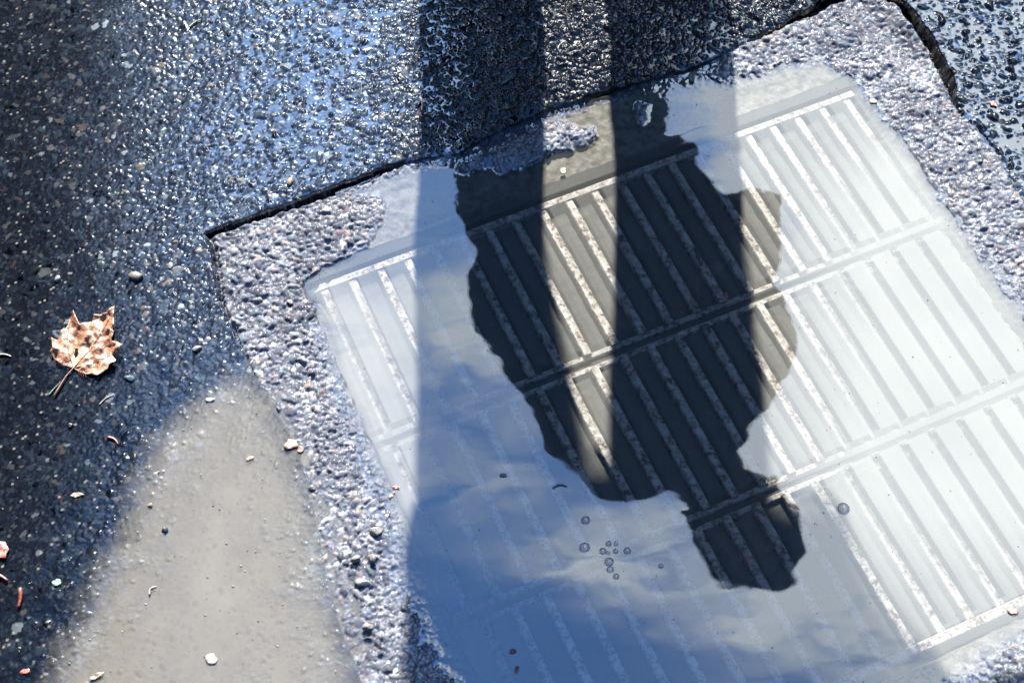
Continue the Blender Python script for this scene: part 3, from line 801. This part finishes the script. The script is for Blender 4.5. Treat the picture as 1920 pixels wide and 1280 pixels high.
# ------------------------------------------------------------------ small things: leaf bits, twigs, needles, bubbles, pebbles
LM_RED = leaf_mat('leaf_bit_red', (.05, .008, .006), (.12, .028, .016), (.18, .07, .04))
LM_TAN = leaf_mat('leaf_bit_tan', (.05, .03, .018), (.10, .07, .045), (.16, .125, .09))
LM_GRN = leaf_mat('leaf_bit_green', (.012, .03, .022), (.03, .065, .048), (.07, .13, .10), (.02, .035, .025))
LM_WHT = simple('bleached_bit', (.09, .085, .075), (.15, .145, .13), 300, .5)
LM_ROD = simple('red_twig', (.04, .009, .006), (.09, .024, .014), 300, .35)
def floor_z(x, y, px=None):
    h = hz(x, y)
    i, j = ij(x, y)
    if in_pit[j, i] and dsh[j, i] > -.004: return max(h, .0003)
    if (not in_pit[j, i]) and dpu[j, i] > -.004: return max(h, ZL + .0003)
    return h
def leaf_bit(px, py, L, Wd, ang, mat, label, cat='leaf bit', name='leaf_fragment', curl=.2, group=None, seed=0):
    """a torn scrap of leaf: irregular outline, curled; sizes in photo px, ang in degrees in the photo"""
    x, y = G(px, py); k = (H * math.cos(TH) + y * math.sin(TH)) / FPX; L *= k; Wd *= k
    rs = random.Random(seed + int(px * 7 + py)); a = -math.radians(ang); n = 14; out = []
    for i in range(n):
        t = 2 * math.pi * i / n; r = 1 + rs.uniform(-.22, .22)
        u, v = L / 2 * math.cos(t) * r, Wd / 2 * math.sin(t) * r
        out.append((u * math.cos(a) - v * math.sin(a), u * math.sin(a) + v * math.cos(a)))
    z0 = floor_z(x, y)
    zf = lambda xx, yy: .0006 + curl * (xx * xx + yy * yy) / max(L, 1e-4) + float((vnoise(np.array([xx]), np.array([yy]), .003, 77 + seed)[0] - .3) * .0012)
    o = finish(name, blade(out, max(min(L, Wd) / 4, .0006), zf), mat, None, True); o.location = (x, y, z0)
    tag(o, label, cat, group); return o
def twig(p0, p1, r, mat, label, cat='twig', name='twig', group=None, bend=.1):
    x0, y0 = G(*p0); x1, y1 = G(*p1); cx, cy = (x0 + x1) / 2, (y0 + y1) / 2; k = (H * math.cos(TH) + cy * math.sin(TH)) / FPX
    bm = bmesh.new(); pts = []
    zc = max(floor_z(x0, y0), floor_z(x1, y1), floor_z(cx, cy))
    for i in range(7):
        f = i / 6; off = bend * math.sin(f * math.pi); x = x0 + (x1 - x0) * f - (y1 - y0) * off; y = y0 + (y1 - y0) * f + (x1 - x0) * off
        pts.append((x - cx, y - cy, r * k, r * k * (1.1 - .5 * f)))
    limb(bm, pts, 8); o = finish(name, bm, mat, None, True); o.location = (cx, cy, zc); tag(o, label, cat, group); return o

leaf_bit(4, 1038, 40, 34, 70, LM_RED, 'reddish brown leaf piece cut by the left edge of the photo', seed=1, curl=.5)
twig((43, 1112), (40, 1142), 4.5, LM_ROD, 'glossy red brown twig stub standing upright near the bottom left corner', bend=.05)
twig((-6, 1082), (18, 1094), 4, LM_ROD, 'short red brown twig just below the reddish leaf piece', bend=.05)
twig((190, 764), (216, 746), 1.3, LM_WHT, 'thin pale straw on the asphalt below the maple leaf', 'straw', 'straw')
twig((2, 672), (24, 675), 2.0, LM_WHT, 'short white straw at the left edge beside the maple leaf', 'straw', 'straw')
twig((96, 746), (116, 724), 1.5, LM_GRN, 'thin green needle beside the end of the maple leaf stalk', 'needle', 'needle', bend=.02)
leaf_bit(950, 160, 36, 9, -42, LM_GRN, 'narrow green leaf blade on dark asphalt above the leg shadow', 'leaf blade', 'green_leaf')
leaf_bit(1297, 147, 12, 26, 10, LM_GRN, 'green leaf scrap at the wet edge in the right leg shadow')
twig((789, 194), (791, 216), 2.6, LM_WHT, 'pale woody sliver standing out in the left leg shadow', 'sliver', 'sliver')
twig((358, 60), (379, 46), 1.8, LM_GRN, 'pale green stalk on the blue wet asphalt at the top left', 'stalk', 'plant_stalk')
leaf_bit(547, 836, 22, 28, 60, LM_TAN, 'pinkish tan leaf scrap on the gravel strip', seed=3)
leaf_bit(565, 846, 12, 14, 10, LM_RED, 'dark red scrap beside the tan one on the gravel strip', seed=4)
leaf_bit(1056, 322, 12, 14, 30, LM_TAN, 'tiny tan leaf scrap floating in the sunlit gap between leg shadows', seed=5)
leaf_bit(1361, 556, 8, 15, 10, LM_RED, 'small red scrap floating over the first cross rail', seed=6)
leaf_bit(743, 914, 13, 7, 15, LM_RED, 'orange red scrap floating left of the leg shadow', seed=7)
leaf_bit(735, 928, 14, 6, -50, LM_TAN, 'pale scrap floating just below the orange red scrap', seed=8)
leaf_bit(727, 966, 13, 5, -35, LM_TAN, 'pale scrap floating nearest the gravel strip', seed=9)
leaf_bit(943, 891, 15, 7, -8, LM_WHT, 'white scrap floating over blue sky left of the mirrored chest', seed=10)
twig((1038, 914), (1062, 912), 2, LM_WHT, 'white seed husk floating below the mirrored shoulder', 'husk', 'seed_husk', bend=.2)
leaf_bit(962, 1221, 12, 11, 0, LM_RED, 'dark red berry skin floating low in the blue reflection', seed=11)
leaf_bit(969, 1255, 9, 12, 20, LM_RED, 'red scrap floating below the berry skin', seed=12)
leaf_bit(1405, 1046, 18, 6, -20, LM_RED, 'red scrap floating inside the mirrored head', seed=13)
leaf_bit(1898, 1146, 22, 12, 10, LM_TAN, 'pinkish leaf scrap floating at the right edge over the end of a slat', seed=14)
leaf_bit(1860, 203, 15, 12, 40, LM_RED, 'orange leaf scrap on the flooded asphalt at the upper right', seed=15)
leaf_bit(1637, 191, 14, 11, 20, LM_TAN, 'tan leaf scrap on the sand at the corner of the grate', seed=16)
twig((206, 826), (224, 838), 3, LM_ROD, 'red brown twig bit at the edge of the muddy puddle', bend=.15)
twig((282, 1116), (294, 1102), 1.8, LM_WHT, 'curled white stalk in the muddy puddle', 'stalk', 'plant_stalk', bend=.3)
leaf_bit(182, 1270, 28, 9, -30, LM_TAN, 'tan leaf scrap in the muddy puddle at the bottom edge', seed=17)
leaf_bit(148, 933, 22, 10, -4, LM_TAN, 'flat pale chip on the asphalt left of the muddy puddle', seed=18, curl=.02)
leaf_bit(110, 1097, 18, 14, -20, LM_GRN, 'blue green chip on the asphalt near the bottom left', seed=19, curl=.02)
leaf_bit(50, 1262, 20, 9, -10, LM_RED, 'orange brown leaf scrap in the bottom left corner', seed=20)
leaf_bit(470, 862, 16, 7, -30, LM_TAN, 'tan seed scrap floating at the right side of the muddy puddle', seed=21)
leaf_bit(398, 1238, 22, 20, 0, LM_WHT, 'round white chip under the muddy water near the bottom', seed=22, curl=.02)
leaf_bit(395, 752, 17, 8, 0, LM_WHT, 'white oval chip at the top end of the muddy puddle', seed=23, curl=.02)

def bubble_mat():
    m, n, l, out = newmat('bubble_film')
    gl = n.new('ShaderNodeBsdfGlossy'); gl.inputs['Roughness'].default_value = .02
    tr = n.new('ShaderNodeBsdfTransparent'); fc = schlick(n, l, .0); l.new(ramp(n, l, fc, [(0, (.80, .80, .86, 1)), (.08, (.35, .36, .50, 1)), (.5, (.10, .10, .18, 1))]), tr.inputs[0])
    fr_ = schlick(n, l, .16); mx = n.new('ShaderNodeMixShader')
    l.new(fr_, mx.inputs[0]); l.new(tr.outputs[0], mx.inputs[1]); l.new(gl.outputs[0], mx.inputs[2]); l.new(mx.outputs[0], out.inputs[0]); return m
BUB = bubble_mat()
BS = .85
BL = [(1098, 975, 8, 'bubble nearest the mirrored shoulder, above the rest of the cluster'), (1096, 1026, 9.5, 'large bubble at the left end of the cluster'),
      (1130, 1033, 6, None), (1141, 1019, 5, None), (1155, 1019, 4, None), (1154, 1033, 4.5, None), (1140, 1036, 4, None),
      (1176, 1032, 6.5, 'bubble at the right end of the tight cluster'), (1142, 1053, 8, 'large bubble low in the middle of the cluster'), (1144, 1067, 6.5, 'bubble touching the underside of the large low bubble'),
      (1155, 1080, 5.5, 'lowest bubble of the cluster'), (1239, 1061, 4.5, 'lone small bubble to the right of the cluster'), (1581, 953, 11, 'large pale bubble alone over the white reflection')]
for px, py, r, lab in BL:
    x, y = G(px, py); k = (H * math.cos(TH) + y * math.sin(TH)) / FPX; r *= k * BS
    bm = bmesh.new(); vs = []
    for a in (0, .12, .25, .4, .55, .7, .85, .96):
        rr = r * math.cos(a * math.pi / 2); z = r * .75 * math.sin(a * math.pi / 2)
        if a == 0: vs.append([bm.verts.new((rr * 1.35 * math.cos(t), rr * 1.35 * math.sin(t), .0002)) for t in (2 * math.pi * q / 20 for q in range(20))])
        vs.append([bm.verts.new((rr * math.cos(t), rr * math.sin(t), .0009 + z)) for t in (2 * math.pi * q / 20 for q in range(20))])
    for r0, r1 in zip(vs, vs[1:]):
        for q in range(20): bm.faces.new((r0[q], r0[(q + 1) % 20], r1[(q + 1) % 20], r1[q]))
    bm.faces.new(vs[-1])
    o = finish('bubble', bm, BUB, None, True); o.location = (x, y, .0)
    tag(o, lab or 'tiny bubble in the middle of the bubble cluster', 'bubble', 'bubbles floating on the puddle')

def pebble(px, py, L, Wd, ang, col, label, seed):
    x, y = G(px, py); k = (H * math.cos(TH) + y * math.sin(TH)) / FPX; L *= k; Wd *= k
    bm = bmesh.new(); bmesh.ops.create_icosphere(bm, subdivisions=3, radius=1)
    rs = np.random.RandomState(seed); cut = [(Vector(rs.normal(size=3)).normalized(), rs.uniform(.62, .88)) for _ in range(9)]
    a = -math.radians(ang)
    for v in bm.verts:
        for nn_, dd in cut:
            e = v.co.dot(nn_) - dd
            if e > 0: v.co -= nn_ * e * .9
        v.co = Vector((v.co.x * L / 2, v.co.y * Wd / 2, v.co.z * min(L, Wd) * .36)); v.co.rotate(Matrix.Rotation(a, 3, 'Z'))
    m = simple('pebble_stone', tuple(c * .25 for c in col), tuple(min(1, c * .45) for c in col), 500, .22, 1.6, 900, .0004)
    o = finish('pebble', bm, m, None, True); o.location = (x, y, floor_z(x, y) + min(L, Wd) * .08)
    tag(o, label, 'pebble', 'loose stones around the drain')
for a in [(706, 998, 26, 20, 10, (.22, .21, .19), 'large pale pebble at the water edge of the gravel strip', 1), (668, 1052, 22, 15, -30, (.21, .21, .19), 'pale pebble on the gravel strip below the large one', 2),
          (700, 1052, 14, 18, 0, (.2, .2, .2), 'upright grey pebble at the water edge just below the large pale one', 3), (586, 918, 15, 12, 0, (.25, .24, .21), 'pale pebble on the outer side of the gravel strip', 4),
          (545, 570, 16, 12, 20, (.28, .28, .27), 'white pebble beside the corner of the drain opening', 5), (310, 996, 14, 12, 0, (.02, .03, .05), 'dark blue pebble at the left edge of the muddy puddle', 6),
          (545, 348, 14, 20, 10, (.28, .22, .13), 'ochre pebble in the asphalt above the crack', 7), (258, 526, 30, 20, 10, (.18, .17, .14), 'wide sandy pebble in the asphalt above the maple leaf', 8),
          (322, 505, 10, 16, 0, (.28, .28, .26), 'white upright pebble right of the sandy one', 9), (486, 568, 18, 14, -10, (.25, .25, .25), 'bright pebble in the gravel by the seam', 10),
          (1205, 212, 14, 24, 15, (.10, .12, .13), 'wet pebble alone on the dark concrete in the right leg shadow', 11), (1002, 288, 15, 12, -20, (.20, .21, .21), 'bright pebble on the lower side of the gravel clump', 12),
          (1028, 283, 11, 16, 0, (.10, .13, .16), 'blue grey pebble right of the bright one on the gravel clump', 13), (112, 530, 13, 16, 10, (.22, .24, .25), 'pale blue chip of stone at the upper left of the maple leaf', 14),
          (245, 716, 20, 18, 0, (.09, .14, .15), 'teal grey pebble right of the maple leaf', 15), (372, 660, 20, 13, -30, (.26, .24, .23), 'pale pebble at the head of the muddy puddle', 16),
          (868, 212, 11, 13, 0, (.08, .11, .13), 'grey teal pebble in the left leg shadow', 17), (800, 255, 14, 17, 0, (.20, .12, .08), 'brownish pebble at the road edge in the left leg shadow', 18),
          (680, 1096, 30, 18, 10, (.2, .2, .19), 'broad pebble low on the gravel strip', 19), (690, 1180, 24, 18, -20, (.21, .2, .18), 'pebble at the bottom of the gravel strip beside the blue reflection', 20),
          (135, 803, 13, 13, 0, (.008, .008, .010), 'black tar lump on the asphalt below the maple leaf', 21), (283, 950, 10, 10, 0, (.3, .24, .15), 'amber pebble in the upper muddy puddle', 22)]:
    pebble(*a)

# fine flecks of silt and seed floating everywhere: nobody could count them
def flecks():
    rs = random.Random(12); bm = bmesh.new()
    def one(x, y, z, L, w_, a):
        c, s = math.cos(a), math.sin(a); t = L * .22
        pts = [(-L / 2, 0, 0), (0, -w_ / 2, 0), (L / 2, 0, 0), (0, w_ / 2, 0)]
        lo = [bm.verts.new((x + p[0] * c - p[1] * s, y + p[0] * s + p[1] * c, z)) for p in pts]
        tp = bm.verts.new((x, y, z + t))
        for q in range(4): bm.faces.new((lo[q], lo[(q + 1) % 4], tp))
        bm.faces.new(lo[::-1])
    for _ in range(1100):
        px = rs.uniform(0, 1920); py = rs.uniform(0, 1280); x, y = G(px, py)
        i, j = ij(x, y)
        if not (0 <= i < NX and 0 <= j < NY): continue
        inp = in_pit[j, i]
        if inp and dsh[j, i] < 0: continue
        if not inp and dpu[j, i] < -.06 and rs.random() < .6: continue
        if inp and rs.random() < .55: continue
        L = rs.uniform(.0008, .0022) * (1.6 if not inp else 1)
        one(x, y, floor_z(x, y) + .0002, L, L * rs.uniform(.25, .8), rs.uniform(0, 6.28))
    for k in range(420):                      # grit gathered along the water's edge
        q = rs.randrange(len(SHORE)); x0, y0 = SHORE[q]; x1, y1 = SHORE[(q + 1) % len(SHORE)]; f = rs.random()
        x, y = G(x0 + (x1 - x0) * f + rs.gauss(0, 16), y0 + (y1 - y0) * f + rs.gauss(0, 12))
        i, j = ij(x, y)
        if 0 <= i < NX and 0 <= j < NY and dsh[j, i] > .001: one(x, y, floor_z(x, y) + .0002, rs.uniform(.0008, .0026), rs.uniform(.0004, .0012), rs.uniform(0, 6.28))
    o = finish('debris_flecks', bm, simple('fleck', (.05, .045, .035), (.12, .115, .10), 90, .4), None, False)
    tag(o, 'tiny pale flecks and seeds floating on the puddles and stuck to asphalt', 'debris', kind='stuff')
flecks()
